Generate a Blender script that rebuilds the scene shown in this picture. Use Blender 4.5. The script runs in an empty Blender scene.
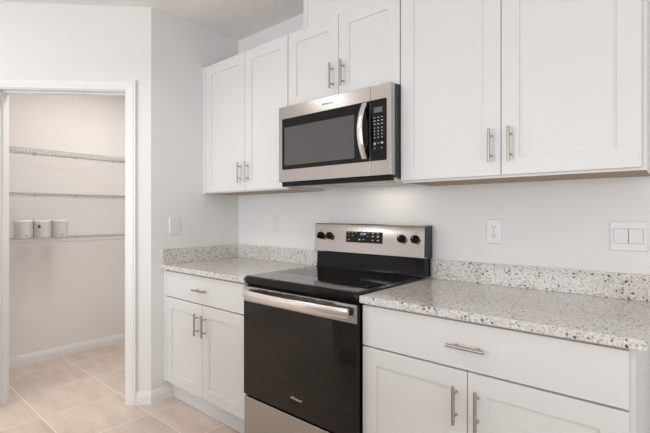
import bpy, bmesh, math, random
from mathutils import Vector, Matrix
random.seed(7)
S = bpy.context.scene
COL = S.collection

# ------------------------------------------------------------------ camera
cam_d = bpy.data.cameras.new('camera'); cam = bpy.data.objects.new('camera', cam_d); COL.objects.link(cam)
cam.location = (2.6794, -2.0643, 1.2547)
cam.rotation_euler = (math.radians(90), 0, math.radians(40.704))
cam_d.sensor_width = 36; cam_d.lens = 418.54*36/650
cam_d.shift_y = -2.55/650
cam_d.clip_start = 0.05
S.camera = cam

# ------------------------------------------------------------------ light
S.view_settings.view_transform = 'Standard'; S.view_settings.look = 'None'
S.view_settings.gamma = 1; S.view_settings.use_curve_mapping = False
S.view_settings.exposure = -0.50
W = bpy.data.worlds.new('world'); S.world = W; W.use_nodes = True
W.node_tree.nodes['Background'].inputs[0].default_value = (0.85, 0.92, 1, 1)
W.node_tree.nodes['Background'].inputs[1].default_value = 1.0

def area(name, loc, rot, sx, sy, power, color=(1, 1, 1), shape='RECTANGLE', spread=180):
    l = bpy.data.lights.new(name, 'AREA'); l.shape = shape; l.size = sx
    if shape in ('RECTANGLE', 'ELLIPSE'): l.size_y = sy
    l.energy = power; l.color = color; l.spread = math.radians(spread)
    o = bpy.data.objects.new(name, l); COL.objects.link(o); o.location = loc; o.rotation_euler = rot
    return o
R90 = math.radians(90)
# daylight through the patio door and windows of the room behind the camera
area('patio_daylight', (0.75, -5.95, 1.10), (R90, 0, 0), 1.9, 2.0, 110, (0.90, 0.955, 1))
area('window_daylight', (3.6, -5.95, 1.45), (R90, 0, 0), 2.0, 1.5, 45, (0.90, 0.955, 1))
area('side_daylight', (5.45, -2.6, 1.45), (R90, 0, R90), 2.2, 1.5, 36, (0.95, 0.97, 1))
# recessed ceiling lamps
for i, (x, y, e) in enumerate([(-0.44, -2.44, 6.5), (0.65, -1.6, 10.5), (2.7, -2.6, 4.5), (1.25, -3.8, 8), (3.2, -3.8, 5)]):
    area('ceiling_lamp', (x, y, 2.60), (0, 0, 0), 0.34, 0.34, e, (1, 0.99, 0.98), 'DISK', 180 if i == 0 else 140)
area('pantry_lamp', (-0.62, -0.62, 2.60), (0, 0, 0), 0.35, 0.35, 13.5, (1, 0.975, 0.95), 'DISK', 155)
area('cooktop_lamp', (1.42, -0.13, 1.415), (0, 0, 0), 0.28, 0.10, 0.4, (1, 0.88, 0.74))

# ------------------------------------------------------------------ materials
def mat(name, col=(0.8, 0.8, 0.8), rough=0.5, metal=0, spec=0.5, coat=0):
    m = bpy.data.materials.new(name); m.use_nodes = True
    b = m.node_tree.nodes['Principled BSDF']
    b.inputs['Base Color'].default_value = (*col, 1); b.inputs['Roughness'].default_value = rough
    b.inputs['Metallic'].default_value = metal; b.inputs['Specular IOR Level'].default_value = spec
    b.inputs['Coat Weight'].default_value = coat
    return m
def nd(m, t, **k):
    n = m.node_tree.nodes.new(t)
    for a, v in k.items(): setattr(n, a, v)
    return n
def ln(m, a, b): m.node_tree.links.new(a, b)
def bsdf(m): return m.node_tree.nodes['Principled BSDF']
def noise(m, vec, scale, detail=3, rough=0.5):
    n = nd(m, 'ShaderNodeTexNoise'); n.inputs['Scale'].default_value = scale
    n.inputs['Detail'].default_value = detail; n.inputs['Roughness'].default_value = rough
    ln(m, vec, n.inputs['Vector']); return n
def ramp(m, fac, stops, interp='LINEAR'):
    r = nd(m, 'ShaderNodeValToRGB'); r.color_ramp.interpolation = interp
    while len(r.color_ramp.elements) < len(stops): r.color_ramp.elements.new(0.5)
    for e, (p, c) in zip(r.color_ramp.elements, stops):
        e.position = p; e.color = (*c, 1) if len(c) == 3 else c
    ln(m, fac, r.inputs[0]); return r
def mix(m, fac, a, b, mode='MIX'):
    n = nd(m, 'ShaderNodeMix', data_type='RGBA', blend_type=mode)
    if isinstance(fac, (int, float)): n.inputs[0].default_value = fac
    else: ln(m, fac, n.inputs[0])
    for i, v in ((6, a), (7, b)):
        if isinstance(v, tuple): n.inputs[i].default_value = (*v, 1)
        else: ln(m, v, n.inputs[i])
    return n.outputs[2]
def math_(m, op, a, b=None):
    n = nd(m, 'ShaderNodeMath', operation=op)
    for i, v in ((0, a), (1, b)):
        if v is None: continue
        if isinstance(v, (int, float)): n.inputs[i].default_value = v
        else: ln(m, v, n.inputs[i])
    return n.outputs[0]
def pos(m): return nd(m, 'ShaderNodeNewGeometry').outputs['Position']
def bump(m, h, strength, dist=0.002):
    b = nd(m, 'ShaderNodeBump'); b.inputs['Strength'].default_value = strength; b.inputs['Distance'].default_value = dist
    ln(m, h, b.inputs['Height']); ln(m, b.outputs[0], bsdf(m).inputs['Normal'])

def wall_mat(name, col, bs=0.25, scale=90):
    m = mat(name, col, 0.75, spec=0.3); P = pos(m)
    n = noise(m, P, scale, 2); bump(m, n.outputs[0], bs, 0.002)
    return m
M_wall = wall_mat('wall_paint', (0.82, 0.812, 0.80))
M_pwall = wall_mat('pantry_wall_paint', (0.84, 0.80, 0.775))
M_ceil = mat('knockdown_ceiling', (0.90, 0.865, 0.845), 0.85, spec=0.2)
P = pos(M_ceil); n1 = noise(M_ceil, P, 38, 4, 0.6); r1 = ramp(M_ceil, n1.outputs[0], [(0.42, (0, 0, 0)), (0.6, (1, 1, 1))]); bump(M_ceil, r1.outputs[0], 0.25, 0.003)
M_trim = mat('trim_paint', (0.83, 0.825, 0.815), 0.35)
M_cab = mat('white_cabinet_paint', (0.76, 0.756, 0.748), 0.35)
M_cabin = mat('raw_cabinet_wood', (0.42, 0.27, 0.15), 0.6)
P = pos(M_cabin); mp = nd(M_cabin, 'ShaderNodeMapping'); mp.inputs['Scale'].default_value = (2, 30, 30); ln(M_cabin, P, mp.inputs[0])
ln(M_cabin, ramp(M_cabin, noise(M_cabin, mp.outputs[0], 3).outputs[0], [(0.3, (0.36, 0.26, 0.18)), (0.7, (0.46, 0.34, 0.25))]).outputs[0], bsdf(M_cabin).inputs['Base Color'])
M_toe = mat('toe_kick_paint', (0.78, 0.79, 0.80), 0.5)
M_gap = mat('shadow_gap', (0.42, 0.42, 0.42), 0.8)
M_plate = mat('white_plastic', (0.80, 0.80, 0.795), 0.3)
M_slot = mat('dark_slot', (0.05, 0.05, 0.05), 0.6)
M_nickel = mat('brushed_nickel', (0.46, 0.42, 0.37), 0.33, 1)
M_wire = mat('white_wire_coating', (0.50, 0.48, 0.455), 0.4)
M_black = mat('black_enamel', (0.004, 0.004, 0.0045), 0.12, spec=0.22)
M_glass = mat('black_glass', (0.005, 0.005, 0.005), 0.05, spec=0.25)
M_ctop = mat('cooktop_glass', (0.010, 0.010, 0.010), 0.05, spec=1.0)
M_oven = mat('oven_door_glass', (0.008, 0.0055, 0.004), 0.04, spec=0.38)
M_window = mat('microwave_window_mesh', (0.06, 0.06, 0.06), 0.07, spec=0.8)
M_dgrey = mat('dark_grey_metal', (0.03, 0.03, 0.033), 0.45)
M_print = mat('pale_print', (0.55, 0.55, 0.55), 0.5)
M_printd = mat('dark_print', (0.10, 0.10, 0.10), 0.5)
M_logo = mat('silver_print', (0.75, 0.70, 0.65), 0.35)
M_ring = mat('burner_ring_print', (0.02, 0.02, 0.02), 0.2)
M_clock = mat('blue_clock_digits', (0.3, 0.6, 0.9), 0.4)
b = bsdf(M_clock); b.inputs['Emission Color'].default_value = (0.35, 0.65, 1, 1); b.inputs['Emission Strength'].default_value = 0.9
M_lcd = mat('grey_lcd', (0.10, 0.11, 0.115), 0.25)
M_under = mat('microwave_bottom_steel', (0.80, 0.76, 0.71), 0.4, 0.0)

def steel(name, col, axis, r=0.21):
    m = mat(name, col, r, 1); P = pos(m)
    mp = nd(m, 'ShaderNodeMapping'); sc = [260, 260, 260]; sc[axis] = 2.5; mp.inputs['Scale'].default_value = sc
    ln(m, P, mp.inputs[0]); n = noise(m, mp.outputs[0], 1, 4)
    rr = nd(m, 'ShaderNodeMapRange'); rr.inputs[3].default_value = r-0.015; rr.inputs[4].default_value = r+0.02
    ln(m, n.outputs[0], rr.inputs[0]); ln(m, rr.outputs[0], bsdf(m).inputs['Roughness'])
    bump(m, n.outputs[0], 0.02, 0.0001)
    bsdf(m).inputs['Anisotropic'].default_value = 0.0
    return m
M_steel = steel('brushed_stainless', (0.475, 0.455, 0.435), 0)
M_steelh = steel('stainless_window_glare', (0.84, 0.82, 0.80), 0, 0.20)  # handle steel, colour lightened to stand for the window's reflection

# granite
def granite():
    m = mat('speckled_granite', (0.7, 0.68, 0.65), 0.13, spec=0.5); P = pos(m)
    big = noise(m, P, 7, 3, 0.6); mid = noise(m, P, 105, 5, 0.7); fine = noise(m, P, 260, 2, 0.6)
    base = ramp(m, mid.outputs[0], [(0.36, (0.42, 0.385, 0.35)), (0.47, (0.68, 0.65, 0.61)), (0.60, (0.80, 0.80, 0.795))]).outputs[0]
    base = mix(m, ramp(m, big.outputs[0], [(0.46, (0, 0, 0)), (0.66, (0.5, 0.5, 0.5))]).outputs[0], base, (0.70, 0.62, 0.54))
    base = mix(m, ramp(m, fine.outputs[0], [(0.30, (0.5, 0.5, 0.5)), (0.42, (0, 0, 0))]).outputs[0], base, (0.45, 0.41, 0.38))
    dist = noise(m, P, 75, 3)
    mm = nd(m, 'ShaderNodeVectorMath', operation='MULTIPLY_ADD'); ln(m, dist.outputs['Color'], mm.inputs[0]); mm.inputs[1].default_value = (0.018,)*3; ln(m, P, mm.inputs[2])
    def flecks(scale, ch, thr, rad, stops, c, amt):
        v = nd(m, 'ShaderNodeTexVoronoi'); v.inputs['Scale'].default_value = scale; ln(m, mm.outputs[0], v.inputs['Vector'])
        sep = nd(m, 'ShaderNodeSeparateColor'); ln(m, v.outputs['Color'], sep.inputs[0])
        dens = math_(m, 'MULTIPLY', math_(m, 'SUBTRACT', big.outputs[0], 0.5), 0.35)
        f = math_(m, 'MULTIPLY', math_(m, 'GREATER_THAN', math_(m, 'ADD', sep.outputs[ch], dens), thr), math_(m, 'LESS_THAN', v.outputs['Distance'], rad))
        col = ramp(m, sep.outputs[(ch+1) % 3], stops).outputs[0]
        return mix(m, math_(m, 'MULTIPLY', f, amt), c, col)
    c = flecks(88, 0, 0.855, 0.42, [(0.0, (0.02, 0.016, 0.016)), (0.5, (0.10, 0.07, 0.055)), (1.0, (0.22, 0.20, 0.20))], base, 0.95)
    c = flecks(175, 2, 0.84, 0.45, [(0.0, (0.04, 0.035, 0.035)), (1.0, (0.25, 0.19, 0.16))], c, 0.85)
    ln(m, c, bsdf(m).inputs['Base Color']); return m
M_gran = granite()

# floor tile
def tile():
    m = mat('beige_floor_tile', (0.5, 0.4, 0.3), 0.32, spec=0.4); P = pos(m)
    sx = nd(m, 'ShaderNodeSeparateXYZ'); ln(m, P, sx.inputs[0])
    ux = math_(m, 'DIVIDE', math_(m, 'SUBTRACT', sx.outputs[0], 0.137-0.4585*20), 0.4585)
    uy = math_(m, 'DIVIDE', math_(m, 'SUBTRACT', sx.outputs[1], -0.324-0.463*40), 0.463)
    def edge(u):
        f = math_(m, 'FRACT', u); return math_(m, 'ABSOLUTE', math_(m, 'SUBTRACT', f, 0.5))
    e = math_(m, 'MAXIMUM', edge(ux), edge(uy))
    grout = math_(m, 'GREATER_THAN', e, 0.5-0.0032/0.46)
    cb = nd(m, 'ShaderNodeCombineXYZ'); ln(m, math_(m, 'FLOOR', ux), cb.inputs[0]); ln(m, math_(m, 'FLOOR', uy), cb.inputs[1])
    wn = nd(m, 'ShaderNodeTexWhiteNoise'); ln(m, cb.outputs[0], wn.inputs['Vector'])
    off = nd(m, 'ShaderNodeVectorMath', operation='MULTIPLY_ADD'); ln(m, wn.outputs['Color'], off.inputs[0]); off.inputs[1].default_value = (7, 7, 7); ln(m, P, off.inputs[2])
    mp = nd(m, 'ShaderNodeMapping'); mp.inputs['Rotation'].default_value = (0, 0, 0.5); mp.inputs['Scale'].default_value = (1.6, 6, 1); ln(m, off.outputs[0], mp.inputs[0])
    n = noise(m, mp.outputs[0], 1.6, 6, 0.62); f = noise(m, P, 60, 3)
    c = ramp(m, n.outputs[0], [(0.30, (0.58, 0.46, 0.375)), (0.52, (0.67, 0.56, 0.475)), (0.72, (0.74, 0.635, 0.555))]).outputs[0]
    c = mix(m, 0.12, c, f.outputs['Color'], 'OVERLAY')
    val = nd(m, 'ShaderNodeMapRange'); val.inputs[3].default_value = 0.95; val.inputs[4].default_value = 1.04; ln(m, wn.outputs['Value'], val.inputs[0])
    hs = nd(m, 'ShaderNodeHueSaturation'); ln(m, val.outputs[0], hs.inputs['Value']); ln(m, c, hs.inputs['Color'])
    c = mix(m, grout, hs.outputs[0], (0.84, 0.78, 0.71))
    ln(m, c, bsdf(m).inputs['Base Color'])
    h = math_(m, 'SUBTRACT', 1, grout); bump(m, h, 0.3, 0.001)
    return m
M_tile = tile()

# ------------------------------------------------------------------ mesh helpers
class MB:
    def __init__(s, mtx=None): s.bm = bmesh.new(); s.m = mtx or Matrix()
    def v(s, p): return s.bm.verts.new(s.m @ Vector(p))
    def face(s, vs):
        try: return s.bm.faces.new(vs)
        except ValueError: return None
    def box(s, x0, x1, y0, y1, z0, z1):
        p = [s.v((x, y, z)) for z in (z0, z1) for y in (y0, y1) for x in (x0, x1)]
        for f in ((0, 2, 3, 1), (4, 5, 7, 6), (0, 1, 5, 4), (2, 6, 7, 3), (0, 4, 6, 2), (1, 3, 7, 5)): s.face([p[i] for i in f])
        return s
    def loops(s, rings, cap0=True, cap1=True, closed=True):
        R = [[s.v(p) for p in r] for r in rings]; n = len(R[0])
        for a, b in zip(R, R[1:]):
            for i in range(n if closed else n-1): s.face([a[i], a[(i+1) % n], b[(i+1) % n], b[i]])
        if cap0: s.face(R[0][::-1])
        if cap1: s.face(R[-1])
        return s
    def tube(s, pts, r, seg=10, caps=True):
        pts = [Vector(p) for p in pts]; rings = []
        up0 = None
        for i, p in enumerate(pts):
            d = (pts[min(i+1, len(pts)-1)]-pts[max(i-1, 0)]).normalized()
            if up0 is None: up0 = Vector((0, 0, 1)) if abs(d.z) < 0.9 else Vector((1, 0, 0))
            a = d.cross(up0).normalized(); b = d.cross(a).normalized()
            rr = r[i] if isinstance(r, (list, tuple)) else r
            rings.append([p+a*rr*math.cos(2*math.pi*k/seg)+b*rr*math.sin(2*math.pi*k/seg) for k in range(seg)])
        return s.loops(rings, caps, caps)
    def lathe(s, c, prof, axis='z', seg=32):
        rings = []
        for r, h in prof:
            ring = []
            for k in range(seg):
                t = 2*math.pi*k/seg; a, b = r*math.cos(t), r*math.sin(t)
                ring.append({'z': (c[0]+a, c[1]+b, c[2]+h), 'y': (c[0]+a, c[1]+h, c[2]+b), 'x': (c[0]+h, c[1]+a, c[2]+b)}[axis])
            rings.append(ring)
        return s.loops(rings)
    def prism(s, poly, axis, a, b):   # poly in the two other axes (ordered x,y,z without axis)
        def P(q, t): return {'x': (t, q[0], q[1]), 'y': (q[0], t, q[1]), 'z': (q[0], q[1], t)}[axis]
        return s.loops([[P(q, a) for q in poly], [P(q, b) for q in poly]])
def build(name, mb, m, parent=None, bev=0, kind=None, label=None, cat=None, group=None, smooth=False, seg=2):
    bm = mb.bm; bmesh.ops.recalc_face_normals(bm, faces=bm.faces)
    if smooth:
        for f in bm.faces: f.smooth = True
        for e in bm.edges:
            if len(e.link_faces) == 2 and e.calc_face_angle(0) > math.radians(35): e.smooth = False
    me = bpy.data.meshes.new(name); 
    o = bpy.data.objects.new(name, me); COL.objects.link(o)
    base = Vector((0, 0, 0))
    if parent is not None:
        r = parent
        while r is not None: base += r.location; r = r.parent
        o.parent = parent
    elif kind != 'structure':
        xs = [v.co for v in bm.verts]
        base = Vector((sum(p.x for p in xs)/len(xs), sum(p.y for p in xs)/len(xs), min(p.z for p in xs)))
        o.location = base
    bmesh.ops.translate(bm, verts=bm.verts, vec=-base)
    bm.to_mesh(me); bm.free(); me.materials.append(m)
    if bev:
        b = o.modifiers.new('bevel', 'BEVEL'); b.width = bev; b.segments = seg; b.limit_method = 'ANGLE'; b.angle_limit = math.radians(35)
        b.harden_normals = True
        for f in me.polygons: f.use_smooth = True
    if kind: o['kind'] = kind
    if label: o['label'] = label
    if cat: o['category'] = cat
    if group: o['group'] = group
    return o
def thing(name, loc, label, cat, group=None):
    o = bpy.data.objects.new(name, None); COL.objects.link(o); o.location = loc; o.empty_display_size = 0.1
    o['label'] = label; o['category'] = cat
    if group: o['group'] = group
    return o
def bx(*a): return MB().box(*a)
def struct(name, mb, m, bev=0, parent=None): return build(name, mb, m, parent, bev, None if parent else 'structure')
def text(name, body, size, m, parent, origin, xdir, ydir, ext=0.0004, align='CENTER', shear=0):
    c = bpy.data.curves.new(name, 'FONT'); c.body = body; c.size = size; c.extrude = ext; c.align_x = align; c.align_y = 'CENTER'; c.shear = shear; c.resolution_u = 3
    t = bpy.data.objects.new(name+'_curve', c); COL.objects.link(t)
    bpy.context.view_layer.update()
    me = bpy.data.meshes.new_from_object(t.evaluated_get(bpy.context.evaluated_depsgraph_get()))
    bpy.data.objects.remove(t); bpy.data.curves.remove(c)
    X = Vector(xdir).normalized(); Y = Vector(ydir).normalized(); Z = X.cross(Y)
    base = Vector((0, 0, 0)); r = parent
    while r is not None: base += r.location; r = r.parent
    for v in me.vertices: v.co = Vector(origin)+X*v.co.x+Y*v.co.y+Z*v.co.z-base
    me.name = name; me.materials.clear(); me.materials.append(m)
    o = bpy.data.objects.new(name, me); COL.objects.link(o); o.parent = parent; return o

# ------------------------------------------------------------------ dimensions
W1, W2 = 0.891, 2.580; RX0, RX1 = 0.891, 1.653; RB = 1.6485
CH = 2.623; CY = -0.715; XP = -1.50; T = 0.115
XR = 5.6; YF = -6.1; DS = 1.15
dv = Vector((-math.sqrt(.5), -math.sqrt(.5), 0)); nv = Vector((math.sqrt(.5), -math.sqrt(.5), 0))
DM = Matrix.Translation((0, CY, 0)) @ Matrix(((dv.x, nv.x, 0, 0), (dv.y, nv.y, 0, 0), (0, 0, 1, 0), (0, 0, 0, 1)))
DE = Vector((0, CY, 0))+dv*DS     # far end of the diagonal wall

# ------------------------------------------------------------------ the room
struct('floor', bx(XP-0.2, XR+0.2, YF-0.2, 0.2, -0.1, 0), M_tile)
struct('ceiling', bx(XP-0.2, XR+0.2, YF-0.2, 0.2, CH, CH+0.1), M_ceil)
struct('wall_back', bx(XP-T, XR+T, 0, T, 0, CH), M_wall)
# short wall between kitchen and pantry; its front corner is mitred into the diagonal wall
k = T*math.tan(math.radians(22.5))
struct('wall_left', MB().prism([(0, 0), (-T, 0), (-T, CY+k*0.0+T*0.414), (0, CY)], 'z', 0, CH), M_wall)
S0, S1, DH = 0.166, 0.966, 2.062       # door opening along the diagonal, and its height
jt = 0.018
d = MB(DM)
d.loops([[(0, 0, z), (S0-jt, 0, z), (S0-jt, -T, z), (T*0.414, -T, z)] for z in (0, CH)])
d.box(S1+jt, DS, -T, 0, 0, CH)
d.box(S0-jt, S1+jt, -T, 0, DH+jt, CH)
struct('wall_diagonal', d, M_wall)
struct('wall_nook', bx(XP, DE.x-0.0005, DE.y, DE.y+T, 0, CH), M_wall)
struct('wall_pantry', bx(XP-T, XP, YF, 0, 0, CH), M_pwall)
w = MB(); w.box(XP-T, -0.2, YF-T, YF, 0, CH); w.box(1.70, 2.6, YF-T, YF, 0, CH); w.box(4.6, XR+T, YF-T, YF, 0, CH)
w.box(-0.2, 1.70, YF-T, YF, 2.1, CH); w.box(2.6, 4.6, YF-T, YF, 2.2, CH); w.box(2.6, 4.6, YF-T, YF, 0, 0.7)
struct('wall_front', w, M_wall)
w = MB(); w.box(XR, XR+T, YF, -3.7, 0, CH); w.box(XR, XR+T, -1.5, 0, 0, CH); w.box(XR, XR+T, -3.7, -1.5, 2.2, CH); w.box(XR, XR+T, -3.7, -1.5, 0, 0.7)
struct('wall_right', w, M_wall)

# baseboards
BB = [(0, 0), (0.014, 0), (0.014, 0.052), (0.011, 0.060), (0.011, 0.068), (0.006, 0.080), (0.004, 0.085), (0, 0.085)]
def baseboard(name, p0, p1, nrm, e0=0, e1=0):
    p0, p1, nrm = Vector(p0), Vector(p1), Vector(nrm); t = (p1-p0).normalized()
    m = MB(); m.loops([[p0+nrm*(a+0.0002)+t*(e0*a)+Vector((0, 0, b)) for a, b in BB], [p1+nrm*(a+0.0002)+t*(e1*a)+Vector((0, 0, b)) for a, b in BB]])
    struct(name, m, M_trim)
CW = 0.066
cdiag = Vector((0, CY, 0))
baseboard('baseboard_left', (0, -0.548, 0), (0, CY, 0), (1, 0, 0), 0, 0.414)
baseboard('baseboard_diagonal', cdiag, cdiag+dv*(S0-0.006-CW), nv, -0.414, 0)
baseboard('baseboard_pantry', (XP, 0, 0), (XP, DE.y+T, 0), (1, 0, 0))
baseboard('baseboard_nook', (XP, DE.y, 0), (DE.x, DE.y, 0), (0, -1, 0))

# door frame of the pantry: jambs, stops, casing, strike plate
jb = MB(DM)
jb.box(S0-jt, S0, -T-0.001, 0.001, 0, DH+jt); jb.box(S1, S1+jt, -T-0.001, 0.001, 0, DH+jt); jb.box(S0, S1, -T-0.001, 0.001, DH, DH+jt)
door = struct('door_1', jb, M_trim, 0.001)
st = MB(DM); st.box(S0, S0+0.010, -0.080, -0.045, 0, DH-0.010); st.box(S1-0.010, S1, -0.080, -0.045, 0, DH-0.010); st.box(S0, S1, -0.080, -0.045, DH-0.010, DH)
build('door_stop', st, M_trim, door, 0.001)
prof = [(0, 0), (0, 0.009), (0.004, 0.012), (0.020, 0.013), (0.026, 0.016), (0.050, 0.018), (0.056, 0.015), (0.060, 0.018), (CW, 0.018), (CW, 0)]
a0, a1, h0 = S0-0.006, S1+0.006, DH+0.006
cs = MB(DM)
cs.loops([[(a0-o, q, 0) for o, q in prof], [(a0-o, q, h0+o) for o, q in prof], [(a1+o, q, h0+o) for o, q in prof], [(a1+o, q, 0) for o, q in prof]])
build('casing', cs, M_trim, door)
sp = MB(DM); sp.box(S0-0.0005, S0+0.0025, -0.040, 0.0005, 0.905, 0.970); sp.loops([[(S0+a, b, z) for a, b in ((0.0025, -0.022), (0.0095, -0.012), (0.0085, -0.010), (0.0025, -0.014))] for z in (0.912, 0.963)])
build('strike_plate', sp, M_nickel, door, 0.0008, label='dark metal strike plate on the jamb')

# duct cover box above the microwave cabinet
m = MB(); m.box(1.017, 1.527, -0.318, -0.002, 2.3235, CH-0.0005)
cv = struct('wall_duct_cover', m, M_cab, 0.001)
m = MB(); m.box(1.017, 1.045, -0.3215, -0.3181, 2.3235, CH-0.001); build('corner_strip', m, M_cab, cv, 0.0008); m = MB(); m.box(1.499, 1.527, -0.3215, -0.3181, 2.3235, CH-0.001)
build('corner_strip', m, M_cab, cv, 0.0008)

# ------------------------------------------------------------------ cabinets
def shaker(x0, x1, z0, z1, yf, st=0.068, th=0.019, dep=0.007):
    m = MB(); b = 0.0012
    def r(i, y): return [(x0+i, y, z0+i), (x1-i, y, z0+i), (x1-i, y, z1-i), (x0+i, y, z1-i)]
    m.loops([r(0, yf+th), r(0, yf+b), r(b, yf), r(st, yf), r(st+0.0015, yf+dep)])
    return m
def pull(parent, c, L, vertical, yf, label=None):
    """bar pull: round bar on two posts"""
    m = MB(); off = 0.032; h = L/2; sp = L*0.30
    if vertical:
        m.tube([(c[0], yf-off, c[1]-h), (c[0], yf-off, c[1]+h)], 0.0062, 14)
        for s in (-1, 1): m.tube([(c[0], yf, c[1]+s*sp), (c[0], yf-off, c[1]+s*sp)], 0.0045, 10)
    else:
        m.tube([(c[0]-h, yf-off, c[1]), (c[0]+h, yf-off, c[1])], 0.0062, 14)
        for s in (-1, 1): m.tube([(c[0]+s*sp, yf, c[1]), (c[0]+s*sp, yf-off, c[1])], 0.0045, 10)
    return build('handle', m, M_nickel, parent, 0.001, smooth=True)

def base_cabinet(x0, x1, dx0, dx1, split, label, left_filler, endpanel):
    t = thing('base_cabinet', ((x0+x1)/2, -0.30, 0), label, 'cabinet')
    p = 0.018; yf = -0.606
    m = MB()
    m.box(x0, x0+p, yf, -0.001, 0.125, 0.883); m.box(x1-p, x1, yf, -0.001, 0.125, 0.883)
    m.box(x0+p, x1-p, -0.012, -0.001, 0.125, 0.883); m.box(x0+p, x1-p, yf, -0.012, 0.125, 0.140)
    # face frame
    m.box(x0+p, x0+0.045, yf, yf+0.018, 0.14, 0.883); m.box(x1-0.045, x1-p, yf, yf+0.018, 0.14, 0.883)
    m.box(x0+0.045, x1-0.045, yf, yf+0.018, 0.855, 0.883); m.box(x0+0.045, x1-0.045, yf, yf+0.018, 0.68, 0.72)
    m.box(split-0.02, split+0.02, yf, yf+0.018, 0.14, 0.68)
    build('body', m, M_cab, t, 0.0008)
    m = MB(); m.box(x0, x1, -0.562, -0.545, 0.0005, 0.1248)
    if endpanel: m.box(x1-p, x1, -0.545, -0.001, 0.0005, 0.1248)
    build('toe_kick', m, M_toe, t)
    if left_filler: build('filler_strip', bx(x0-0.0015, dx0-0.003, -0.6250, -0.6062, 0.127, 0.883), M_cab, t, 0.0006)
    dr = build('drawer', bx(dx0, dx1, -0.6255, -0.6065, 0.706, 0.872), M_cab, t, 0.0015)
    pull(dr, (split+0.001, 0.789), 0.135, False, -0.6255)
    for a, b, hx in ((dx0, split-0.0015, split-0.039), (split+0.0015, dx1, split+0.039)):
        dd = build('door', shaker(a, b, 0.131, 0.699, -0.6255), M_cab, t)
        pull(dd, (hx, 0.581), 0.135, True, -0.6255)
    return t
base_cabinet(0.002, W1-0.002, 0.036, W1-0.012, 0.460, 'narrower white base cabinet in the corner left of the range, drawer over two doors', True, False)
base_cabinet(RB+0.000, 2.574, RB+0.002, 2.561, 2.100, 'wide white base cabinet right of the range under the long countertop', False, True)

def wall_cabinet(x0, x1, z0, z1, split, label, hz, fill=False, lip=0.013, hx=(0.038, 0.038)):
    t = thing('wall_cabinet', ((x0+x1)/2, -0.155, z0), label, 'cabinet')
    p = 0.016; yf = -0.3045
    m = MB()
    zb = z0+0.0165; sk = 0.0035
    m.box(x0, x0+p, yf, -0.0005, zb, z1); m.box(x1-p, x1, yf, -0.0005, zb, z1); m.box(x0+p, x1-p, yf, -0.0005, z1-p, z1)
    m.box(x0, x0+sk, yf, -0.0005, z0, zb); m.box(x1-sk, x1, yf, -0.0005, z0, zb); m.box(x0+sk, x1-sk, yf, yf+sk, z0, zb)
    m.box(x0+p, x1-p, -0.010, -0.0005, zb, z1-p)
    m.box(x0+p, x1-p, yf, yf+0.018, zb, z0+0.035); m.box(x0+p, x1-p, yf, yf+0.018, z1-0.05, z1-p)
    build('body', m, M_cab, t, 0.0008)
    build('bottom_panel', bx(x0+sk+0.0003, x1-sk-0.0003, yf+sk+0.0003, -0.0008, z0+0.0005, zb-0.0003), M_cabin, t, label='bare tan wood underside')
    d0 = x0+0.036 if fill else x0+0.002
    if fill: build('filler_strip', bx(x0-0.0005, x0+0.033, yf-0.0185, yf-0.0002, z0, z1), M_cab, t, 0.0006)
    x1d = x1-0.002 if x1 < 2 else x1-0.013
    for a, b, h in ((d0, split-0.0015, split-hx[0]), (split+0.0015, x1d, split+hx[1])):
        dd = build('door', shaker(a, b, z0+lip, z1-0.0015, -0.3235), M_cab, t)
        pull(dd, (h, hz), 0.135, True, -0.3235)
    return t
UB, UT = 1.402, 2.3226
wall_cabinet(0.001, W1-0.001, UB, UT, 0.485, 'white two-door wall cabinet in the corner left of the microwave', 1.528, True, 0.007)
wall_cabinet(W1+0.001, RX1-0.001, 1.870, UT, 1.277, 'short white two-door cabinet directly above the microwave', 1.995, False, 0.002)
wall_cabinet(RX1+0.001, W2+0.003, UB, UT, 2.117, 'large white two-door wall cabinet right of the microwave', 1.532, False, 0.010)

# ------------------------------------------------------------------ countertops
t = thing('countertop', (0.45, -0.32, 0.884), 'short speckled granite countertop in the corner left of the range', 'countertop')
build('slab', bx(0.001, W1, -0.648, -0.001, 0.8835, 0.914), M_gran, t, 0.003)
build('backsplash', bx(0.021, W1, -0.020, -0.001, 0.9142, 1.016), M_gran, t, 0.0015)
build('side_splash', bx(0.001, 0.0205, -0.646, -0.001, 0.9142, 1.016), M_gran, t, 0.0015)
t = thing('countertop', (2.12, -0.32, 0.884), 'long speckled granite countertop right of the range', 'countertop')
build('slab', bx(RB, 2.602, -0.648, -0.001, 0.8835, 0.914), M_gran, t, 0.003)
build('backsplash', bx(RB+0.02, 2.602, -0.020, -0.001, 0.9142, 1.016), M_gran, t, 0.0015)

# kitchen island behind the camera's aisle (seen mirrored in the oven door; unseen right part added to shade the base doors)
IX0, IX1, IY0, IY1 = 0.39, 2.25, -2.02, -2.95
t = thing('kitchen_island', (1.3, -2.48, 0), 'white panelled kitchen island with a granite top, across the aisle from the range', 'island')
build('body', bx(IX0, IX1, IY1, IY0, 0.115, 0.883), M_cab, t, 0.001)
build('toe_kick', bx(IX0+0.02, IX1-0.02, IY1+0.02, IY0-0.06, 0.0005, 0.1148), M_toe, t)
for i in range(4):
    a = IX0+0.01+i*0.462
    m = shaker(a, a+0.455, 0.131, 0.870, 0, 0.068); bmesh.ops.transform(m.bm, matrix=Matrix.Translation((0, IY0+0.0195, 0)) @ Matrix.Diagonal((1, -1, 1, 1)), verts=m.bm.verts)
    dd = build('door', m, M_cab, t)
build('worktop', bx(IX0-0.03, IX1+0.03, IY1-0.25, IY0+0.045, 0.8835, 0.914), M_gran, t, 0.003)

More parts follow.
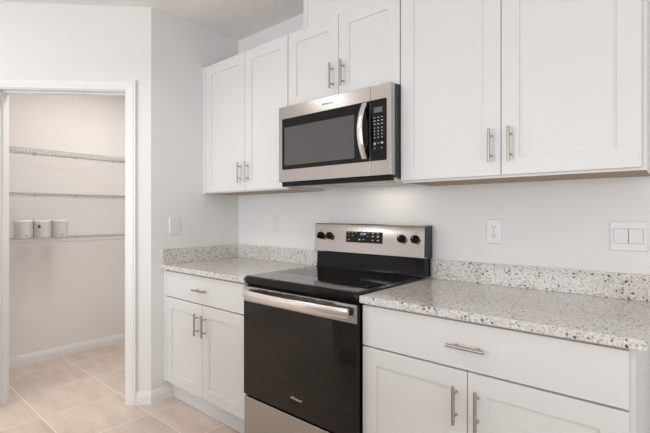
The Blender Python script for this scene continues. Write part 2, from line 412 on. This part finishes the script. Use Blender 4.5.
# ------------------------------------------------------------------ range
X0, X1 = 0.897, 1.6455; XC = (X0+X1)/2
rg = thing('kitchen_range', (XC, -0.33, 0), 'stainless steel and black glass electric range between the two base cabinets', 'stove')
m = MB(); m.box(X0+0.004, X1-0.004, -0.632, -0.03, 0.06, 0.884)
build('body', m, M_black, rg, 0.002)
m = MB(); m.box(X0+0.03, X1-0.03, -0.60, -0.05, 0.0005, 0.0598); build('plinth', m, M_black, rg)
# cooktop: black rim with a glass plate
def rrect(x0, x1, y0, y1, r, z, n=5):
    pts = []
    for cx, cy, a in ((x1-r, y1-r, 0), (x0+r, y1-r, 90), (x0+r, y0+r, 180), (x1-r, y0+r, 270)):
        for i in range(n+1):
            t_ = math.radians(a+90*i/n); pts.append((cx+r*math.cos(t_), cy+r*math.sin(t_), z))
    return pts
m = MB(); cx0, cx1, cy0, cy1 = X0, X1, -0.656, -0.075
m.loops([rrect(cx0+0.006, cx1-0.004, cy0+0.006, cy1, 0.012, 0.8845), rrect(cx0, cx1, cy0, cy1, 0.014, 0.890), rrect(cx0, cx1, cy0, cy1, 0.014, 0.917),
         rrect(cx0+0.002, cx1-0.002, cy0+0.002, cy1, 0.014, 0.922), rrect(cx0+0.008, cx1-0.008, cy0+0.008, cy1, 0.014, 0.924)])
ct = build('cooktop', m, M_black, rg, smooth=True)
gl = build('glass_plate', bx(X0+0.006, X1-0.010, -0.642, -0.100, 0.9242, 0.9268), M_ctop, ct, 0.001)
def ring(mb, cx, cy, r, z, wd=0.0016, seg=48):
    A = [[(cx+q*math.cos(2*math.pi*k/seg), cy+q*math.sin(2*math.pi*k/seg), z) for k in range(seg)] for q in (r-wd, r+wd)]
    mb.loops(A, False, False)
for (bx_, by_, rr_) in ((1.09, -0.50, 0.105), (1.09, -0.24, 0.075), (1.47, -0.50, 0.115), (1.47, -0.24, 0.075)):
    m = MB(); ring(m, bx_, by_, rr_, 0.9272); ring(m, bx_, by_, rr_*0.62, 0.9272)
    build('burner_ring', m, M_ring, ct)
# backguard
m = MB(); m.prism([(-0.021, 0.925), (-0.098, 0.925), (-0.090, 0.935), (-0.084, 1.020), (-0.021, 1.017)], 'x', 0.912, 1.658)
build('lower_backguard', m, M_black, rg, 0.002)
PF = lambda z: -0.106+(z-1.02)*0.06      # tilted front of the control panel
pan = MB(); pan.prism([(-0.060, 1.026), (PF(1.024)+0.004, 1.022), (PF(1.024), 1.027), (PF(1.190), 1.190), (PF(1.197)+0.005, 1.197), (-0.060, 1.197)], 'x', 0.904, 1.664)
panel = build('control_panel', pan, M_steel, rg, 0.0015)
m = MB(); m.prism([(-0.006, 1.018), (-0.0595, 1.0205), (-0.0595, 1.193), (-0.006, 1.193)], 'x', 0.906, 1.662); 
build('rear_housing', m, M_dgrey, rg, 0.002)
m = MB(); m.prism([(-0.0598, 1.028), (PF(1.03)+0.004, 1.030), (PF(1.19)+0.005, 1.189), (-0.0598, 1.191)], 'x', 1.6642, 1.667)
build('end_cap', m, M_dgrey, rg, 0.001, label='dark grey end cap')
def on_panel(z, o=0.0): return (PF(z)-o)
tilt = Vector((0, 0.06, 1)).normalized()
pn = Vector((0, -1, 0.06)).normalized()
def panel_box(x0, x1, z0, z1, o0, o1):
    m = MB(); rings = []
    for o in (o0, o1): rings.append([Vector((x, PF(z), z))+pn*o for x, z in ((x0, z0), (x1, z0), (x1, z1), (x0, z1))])
    m.loops(rings); return m
disp = build('control_display', panel_box(1.156, 1.410, 1.089, 1.152, -0.001, 0.0016), M_glass, panel, label='black glass touch display')
m = MB()
def pb(m, x0, x1, z0, z1):
    m.loops([[Vector((x, PF(z), z))+pn*o for x, z in ((x0, z0), (x1, z0), (x1, z1), (x0, z1))] for o in (0.0012, 0.0021)])
for cx_, cz_, w_, h_ in [(1.170, .1475, .009, .004), (1.195, .1475, .008, .004), (1.222, .1475, .008, .004), (1.170, .131, .009, .0015), (1.170, .106, .012, .004), (1.200, .131, .006, .004),
        (1.247, .109, .014, .007), (1.276, .109, .012, .004), (1.305, .146, .008, .003), (1.305, .128, .008, .003), (1.340, .147, .014, .006), (1.340, .130, .012, .007), (1.340, .108, .012, .004),
        (1.374, .147, .012, .005), (1.374, .130, .012, .009), (1.374, .108, .014, .004)]:
    m = MB(); pb(m, cx_-w_/2+.006, cx_+w_/2+.006, 1+cz_-h_/2-.002, 1+cz_+h_/2-.002); build('button_mark', m, M_print, panel)
text('clock_digits', '12:00', 0.019, M_clock, panel, Vector((1.276, PF(1.139), 1.139))+pn*0.0018, (1, 0, 0), tilt)
def knob(x, z):
    m = MB(); c = Vector((x, PF(z), z)); seg = 28
    def rg_(r, o): return [c+pn*o+Vector((1, 0, 0))*r*math.cos(2*math.pi*k/seg)+tilt*r*math.sin(2*math.pi*k/seg) for k in range(seg)]
    m.loops([rg_(0.0225, 0.0002), rg_(0.0225, 0.006), rg_(0.0195, 0.008), rg_(0.0185, 0.024), rg_(0.017, 0.026)])
    k_ = build('knob', m, M_black, panel, smooth=True)
    m = MB(); m.loops([[c+pn*o+Vector((a, 0, 0))+tilt*b for a, b in ((-w_, -0.0195), (w_, -0.0195), (w_, 0.0195), (-w_, 0.0195))] for o, w_ in ((0.0255, 0.0065), (0.036, 0.0045))])
    build('grip', m, M_black, k_, 0.0015)
    m = MB(); m.loops([[c+pn*o+Vector((a, 0, 0))+tilt*b for a, b in ((-0.001, 0.004), (0.001, 0.004), (0.001, 0.018), (-0.001, 0.018))] for o in (0.0355, 0.0368)])
    build('pointer', m, M_print, k_)
    m = MB()
    for sx_, a_, b_ in ((0, 0.028, 0.034),):
        m.loops([[c+pn*o+Vector((a, 0, 0))+tilt*b for a, b in ((-0.001, a_), (0.001, a_), (0.001, b_), (-0.001, b_))] for o in (0.0001, 0.0007)])
    build('dial_mark', m, M_printd, panel)
    for a_ in (30, 150, 200, 250, 290, 340):
        t_ = math.radians(a_); q = Vector((math.cos(t_), 0, 0))*0.029+tilt*math.sin(t_)*0.029
        m = MB(); m.loops([[c+q+pn*o+Vector((a, 0, 0))+tilt*b for a, b in ((-0.001, -0.001), (0.001, -0.001), (0.001, 0.001), (-0.001, 0.001))] for o in (0.0001, 0.0007)]); build('dial_mark', m, M_printd, panel)
for kx in (0.962, 1.031, 1.535, 1.615): knob(kx-0.002, 1.122)
# oven door
dm = MB(); dm.box(X0+0.002, X1-0.002, -0.6540, -0.6325, 0.302, 0.874)
od = build('oven_door', dm, M_black, rg, 0.002)
m = MB(); m.box(X0+0.002, X1-0.002, -0.6585, -0.6542, 0.795, 0.8735); 
build('top_strip', m, M_steel, od, 0.001, label='stainless strip along the top of the door')
build('door_glass', bx(X0+0.0025, X1-0.0025, -0.6580, -0.6542, 0.303, 0.7945), M_oven, od, 0.001, label='black reflective door glass')
m = MB()
for i in range(5):
    a = X0+0.12+i*0.105; m = MB(); m.box(a, a+0.075, -0.6588, -0.6575, 0.8625, 0.8690); build('vent_slot', m, M_slot, od)

# bowed flat handle
m = MB(); rings = []; n = 24
for i in range(n+1):
    u = i/n; x = X0+0.030+u*(X1-0.030-(X0+0.030)); q = 1-(2*u-1)**2; y = -0.6860-0.024*q
    rings.append([(x, y+0.010, 0.820), (x, y+0.003, 0.8175), (x, y, 0.822), (x, y-0.001, 0.839), (x, y, 0.855), (x, y+0.003, 0.8595), (x, y+0.010, 0.857)])
m.loops(rings)
hd = build('handle', m, M_steelh, od, smooth=True)
m = MB(); m.box(X0+0.032, X0+0.060, -0.6840, -0.6587, 0.826, 0.852); build('handle_bracket', m, M_dgrey, od, 0.002); m = MB(); m.box(X1-0.060, X1-0.032, -0.6840, -0.6587, 0.826, 0.852)
build('handle_bracket', m, M_dgrey, od, 0.002)
text('lettering', 'Whirlpool', 0.0165, M_logo, od, (1.291, -0.6582, 0.381), (1, 0, 0), (0, 0, 1), shear=0.2)
m = MB(); arc = [(1.280+0.026*math.cos(t_), 0.3805+0.0095*math.sin(t_)) for t_ in [math.radians(a) for a in range(100, 215, 10)]]
m.loops([[(a, y, b_) for a, b_ in arc]+[(a+0.0012, y, b_-0.0004) for a, b_ in arc[::-1]] for y in (-0.6581, -0.6585)])
build('emblem_swoosh', m, M_logo, od)
dwr = build('storage_drawer', bx(X0+0.002, X1-0.002, -0.6540, -0.6325, 0.075, 0.290), M_steel, rg, 0.002)
m = MB(); m.box(X0+0.004, X1-0.004, -0.6410, -0.6325, 0.0605, 0.0745); build('drawer_kick', m, M_black, rg)

# ------------------------------------------------------------------ microwave
A0, A1, Z0, Z1 = 0.894, 1.6505, 1.437, 1.8675
mw = thing('microwave', ((A0+A1)/2, -0.2, 1.42), 'stainless steel over-the-range microwave with black glass door, above the range', 'microwave')
m = MB(); m.box(A0+0.006, A1+0.001, -0.365, -0.002, 1.428, 1.868)
build('body', m, M_dgrey, mw, 0.002)
m = MB(); m.box(A0+0.02, A1-0.012, -0.350, -0.02, 1.419, 1.4278)
bp = build('bottom_plate', m, M_under, mw, 0.001, label='steel bottom plate with grease filters')
m = MB()
for fx in (1.00, 1.36):
    m = MB(); m.box(fx, fx+0.18, -0.30, -0.16, 1.4165, 1.4188); build('grease_filter', m, M_nickel, bp)
m = MB(); m.box(A0+0.012, A1-0.006, -0.386, -0.3652, 1.411, 1.4365); build('bottom_vent', m, M_black, mw, 0.002)
SPL = 1.534; yF = -0.400
fd = build('door', bx(A0, SPL-0.0005, yF, -0.3655, Z0, Z1), M_steel, mw, 0.002, label='stainless door with black window')
cp = build('control_panel', bx(SPL+0.0005, A1, yF, -0.3655, Z0, Z1), M_steel, mw, 0.002)
def plate(x0, x1, z0, z1, y0, y1, r=0.006, rc=(1, 1, 1, 1)):
    m = MB(); R = []
    for y in (y1, y0):
        pts = []
        for (cx, cz, a, on) in ((x1-r, z1-r, 0, rc[0]), (x0+r, z1-r, 90, rc[1]), (x0+r, z0+r, 180, rc[2]), (x1-r, z0+r, 270, rc[3])):
            for i in range(5):
                t_ = math.radians(a+90*i/4)
                if on: pts.append((cx+r*math.cos(t_), y, cz+r*math.sin(t_)))
                else:
                    sx_ = 1 if a in (0, 270) else -1; sz_ = 1 if a in (0, 90) else -1
                    e = i*1e-5; pts.append((cx+sx_*r-e*sx_, y, cz+sz_*r))
        R.append(pts)
    m.loops(R); return m
wf = build('window_frame', plate(0.924, SPL-0.0015, 1.507, 1.797, yF-0.0018, yF-0.0001, 0.006, (0, 1, 1, 0)), M_glass, fd)
build('window', plate(0.945, 1.440, 1.530, 1.746, yF-0.0026, yF-0.0017), M_window, fd, label='grey see-through oven window')
cg = build('control_glass', plate(SPL+0.0015, 1.626, 1.507, 1.797, yF-0.0018, yF-0.0001, 0.006, (1, 0, 0, 1)), M_glass, cp)
build('display', plate(1.556, 1.604, 1.735, 1.760, yF-0.0024, yF-0.0017, 0.001), M_lcd, cp, label='grey clock display')
def mk(x, z, w_, h_): m = MB(); m.box(x-w_/2, x+w_/2, yF-0.0023, yF-0.0017, z-h_/2, z+h_/2); build('button_mark', m, M_print, cp)
for r_ in range(3):
    for c_ in range(3): mk(1.560+c_*0.021, 1.712-r_*0.0155, 0.010, 0.0035 if r_ else 0.0025)
for r_ in range(4):
    for c_ in range(3): mk(1.560+c_*0.021, 1.662-r_*0.0150, 0.0045, 0.0055)
mk(1.561, 1.588, 0.010, 0.010); mk(1.581, 1.590, 0.008, 0.003); mk(1.602, 1.590, 0.011, 0.009); mk(1.562, 1.566, 0.007, 0.003); mk(1.600, 1.567, 0.007, 0.003)
# vertical bowed handle
m = MB(); rings = []
for i in range(21):
    u = i/20; z = 1.520+u*0.270; q = 1-(2*u-1)**2; y = yF-0.012-0.042*q; a, b_ = 1.492, 1.522
    rings.append([(a, y+0.008, z), (a, y+0.002, z), (a+0.003, y, z), (b_-0.003, y, z), (b_, y+0.002, z), (b_, y+0.008, z)])
m.loops(rings)
build('handle', m, M_steelh, fd, smooth=True)
m = MB()
m.box(1.496, 1.518, yF-0.0045-0.006, yF-0.0018, 1.521, 1.540); build('handle_mount', m, M_dgrey, fd, 0.001); m = MB(); m.box(1.496, 1.518, yF-0.0105, yF-0.0018, 1.770, 1.789)
build('handle_mount', m, M_dgrey, fd, 0.001)
text('lettering', 'Whirlpool', 0.019, M_printd, fd, (1.262, yF-0.0003, 1.831), (1, 0, 0), (0, 0, 1), shear=0.2)

# ------------------------------------------------------------------ switches and outlets
def frame_of(c, xd, n):    # local: X along the wall, Y out of the wall
    xd, n = Vector(xd), Vector(n); 
    return Matrix.Translation(Vector(c)) @ Matrix(((xd.x, n.x, 0, 0), (xd.y, n.y, 0, 0), (0, 0, 1, 0), (0, 0, 0, 1)))
def cover(name, c, xd, n, w_, h_, label, cat, kind, gang=1):
    t = thing(name, c, label, cat); F = frame_of(c, xd, n)
    m = MB(F); m.loops([[(a, y, b_) for a, b_ in ((-w_/2+i, -h_/2+i), (w_/2-i, -h_/2+i), (w_/2-i, h_/2-i), (-w_/2+i, h_/2-i))] for y, i in ((0.0003, 0), (0.004, 0.0004), (0.0065, 0.003))])
    build('cover_plate', m, M_plate, t)
    for g in range(gang):
        gx = (g-(gang-1)/2)*0.0485; rw, rh = (0.0235, 0.029) if gang == 2 else (0.0168, 0.033)
        if kind == 'rocker':
            m = MB(F)
            for a0_, a1_, b0_, b1_ in ((-rw-.0015, -rw, -rh-.0015, rh+.0015), (rw, rw+.0015, -rh-.0015, rh+.0015), (-rw, rw, -rh-.0015, -rh), (-rw, rw, rh, rh+.0015)):
                m.box(gx+a0_, gx+a1_, 0.0062, 0.0067, b0_, b1_)
            build('rocker_gap', m, M_gap, t)
            m = MB(F); x0_, x1_ = gx-rw+.0002, gx+rw-.0002
            m.prism([(0.0060, -rh), (0.0078, -rh), (0.0088, 0.0), (0.0112, rh), (0.0060, rh)], 'x', x0_, x1_)
            build('rocker', m, M_plate, t, 0.0008)
        elif kind == 'outlet':
            for s in (-1, 1):
                m = MB(F); z = s*0.0195; pts = []
                for k_ in range(24):
                    t_ = 2*math.pi*k_/24; pts.append((0.0172*math.cos(t_), max(-0.0135, min(0.0135, 0.0172*math.sin(t_)))))
                m.loops([[(a, y, z+b_) for a, b_ in pts] for y in (0.006, 0.0082)])
                rc = build('receptacle', m, M_plate, t)
                for q_ in ((-0.0077, -0.0053, z, z+0.008), (0.0053, 0.0077, z, z+0.007), (-0.0025, 0.0025, z-0.0095, z-0.0045)):
                    build('socket_slot', MB(F).box(q_[0], q_[1], 0.0080, 0.0086, q_[2], q_[3]), M_slot, rc)
            m = MB(F); m.lathe((0, 0.0062, 0), [(0.003, 0), (0.003, 0.0012), (0.002, 0.0018)], 'y', 12); build('screw', m, M_nickel, t)
    return t
cover('wall_outlet', (1.982, 0, 1.171), (1, 0, 0), (0, -1, 0), 0.072, 0.117, 'white duplex power outlet on the wall above the countertop right of the range', 'outlet', 'outlet')
cover('light_switch', (2.508, 0, 1.166), (1, 0, 0), (0, -1, 0), 0.124, 0.119, 'wide white double rocker light switch at the right edge of the photo', 'light switch', 'rocker', 2)
cover('light_switch', (0, -0.547, 1.176), (0, 1, 0), (1, 0, 0), 0.080, 0.120, 'white single rocker switch on the left wall above the short countertop', 'light switch', 'rocker')
cover('wall_outlet', (0.433, 0, 1.183), (1, 0, 0), (0, -1, 0), 0.070, 0.115, 'white cover plate with a rectangular socket on the wall left of the range', 'outlet', 'rocker')

# ------------------------------------------------------------------ pantry shelves
SY0, SY1, SD = -1.405, -0.012, 0.305
def shelf_mesh():
    y0, y1 = SY0, SY1; L = y1-y0; m = MB(); xb = XP+0.006; xf = XP+SD
    for x, z, r in ((xb, 0, .0028), (XP+0.10, -0.003, .0022), (XP+0.20, -0.003, .0022), (xf, 0, .0030), (xf, -0.028, .0030)):
        m.tube([(x, y0, z), (x, y1, z)], r, 6)
    n_ = int(L/0.0254)
    for i in range(n_+1):
        y = y0+0.004+i*(L-0.008)/n_
        m.tube([(xb, y, 0.0022), (xf+0.0015, y, 0.0022), (xf+0.0032, y, -0.003), (xf+0.0032, y, -0.028)], 0.0016, 4)
    return m
def wire_shelf(z, label):
    t = thing('wire_shelf', (XP+0.15, -0.7, z), label, 'shelf', None)
    mb = shelf_mesh(); bmesh.ops.translate(mb.bm, verts=mb.bm.verts, vec=Vector((0, 0, z)))
    build('wire_deck', mb, M_wire, t)
    for y in (-1.30, -0.98, -0.66, -0.34):
        m = MB(); m.box(XP+0.0003, XP+0.012, y-0.008, y+0.008, z-0.012, z+0.006)
        build('wall_clip', m, M_wire, t, 0.002)
    for y in (-1.25, -0.55):
        m = MB(); m.tube([(XP+0.004, y, z-0.20), (XP+0.02, y, z-0.195), (XP+0.285, y, z-0.022), (XP+0.303, y, z-0.022)], 0.0035, 6); m.box(XP+0.0003, XP+0.004, y-0.008, y+0.008, z-0.22, z-0.18)
    return t
sh = wire_shelf(1.765, 'white wire shelf in the pantry, topmost of the three')
def dup(root, dz, label):
    r = root.copy(); COL.objects.link(r); r.location.z += dz; r['label'] = label
    for ch in [c for c in bpy.data.objects if c.parent == root]:
        c = ch.copy(); COL.objects.link(c); c.parent = r
        for g_ in [g for g in bpy.data.objects if g.parent == ch]:
            d_ = g_.copy(); COL.objects.link(d_); d_.parent = c
    return r
dup(sh, -0.345, 'white wire shelf in the pantry, middle of the three, empty')
dup(sh, -0.709, 'white wire shelf in the pantry, lowest one, holding three small tubs')
for o in bpy.data.objects:
    if o.name.startswith('wire_shelf'): o['group'] = 'wire shelves in the pantry'

# tubs on the lowest shelf
M_tub = mat('white_tub_plastic', (0.72, 0.70, 0.67), 0.4); M_lab = mat('tub_label_paper', (0.66, 0.63, 0.60), 0.55); M_lid = mat('tub_lid', (0.82, 0.80, 0.77), 0.35)
SZ = 1.056+0.0037
def tub(y, rot, label, banner):
    c = (XP+0.185, y, SZ); t = thing('paint_tub', c, label, 'tub', 'small tubs on the pantry shelf'); R_ = 0.0595
    t.rotation_euler = (0, 0, 0)
    m = MB(); m.lathe(c, [(R_-0.006, 0), (R_-0.004, 0.003), (R_-0.001, 0.122), (R_+0.001, 0.124), (R_+0.001, 0.130)], seg=36); build('tub', m, M_tub, t, smooth=True)
    m = MB(); m.lathe(c, [(R_+0.001, 0.1303), (R_+0.003, 0.131), (R_+0.003, 0.142), (R_+0.001, 0.145), (R_-0.004, 0.145), (R_-0.006, 0.142)], seg=36); build('lid', m, M_lid, t, smooth=True, label='pale lid')
    def wrap(h0, h1, a0_, a1_, off, mt, nm, lb=None):
        m = MB(); k_ = 16; rings = []
        for i in range(k_+1):
            a = math.radians(a0_+(a1_-a0_)*i/k_)
            def q(h, r): r = R_-0.0035+0.0025*h/0.11+r; return (c[0]+r*math.cos(a), c[1]+r*math.sin(a), c[2]+h)
            rings.append([q(h0, off), q(h1, off), q(h1, off+0.0006), q(h0, off+0.0006)])
        m.loops(rings); return build(nm, m, mt, t, label=lb)
    wrap(0.008, 0.118, rot-115, rot+115, 0.0003, M_lab, 'paper_label')
    ms = []
    if banner:
        wrap(0.080, 0.106, rot-8, rot+10, 0.0012, M_printd, 'label_mark', 'dark square mark')
        wrap(0.073, 0.0755, rot-45, rot+45, 0.0012, M_print, 'label_line')
        for i in range(5): wrap(0.060-i*0.009, 0.063-i*0.009, rot-25+3*i, rot+14-2*i, 0.0012, M_print, 'label_line')
        wrap(0.022, 0.032, rot-62, rot-54, 0.0012, M_printd, 'label_mark')
    else:
        for i in range(4): wrap(0.070-i*0.012, 0.0725-i*0.012, rot-40, rot+20-4*i, 0.0012, M_print, 'label_line')
        wrap(0.018, 0.027, rot+32, rot+42, 0.0012, M_printd, 'label_mark')
    return t
tub(-1.108, -25, 'small white tub at the left end of the row on the pantry shelf', False)
tub(-0.981, -30, 'small white tub with a dark square mark, middle of the row on the pantry shelf', True)
tub(-0.850, -35, 'small white tub at the right end of the row on the pantry shelf', False)
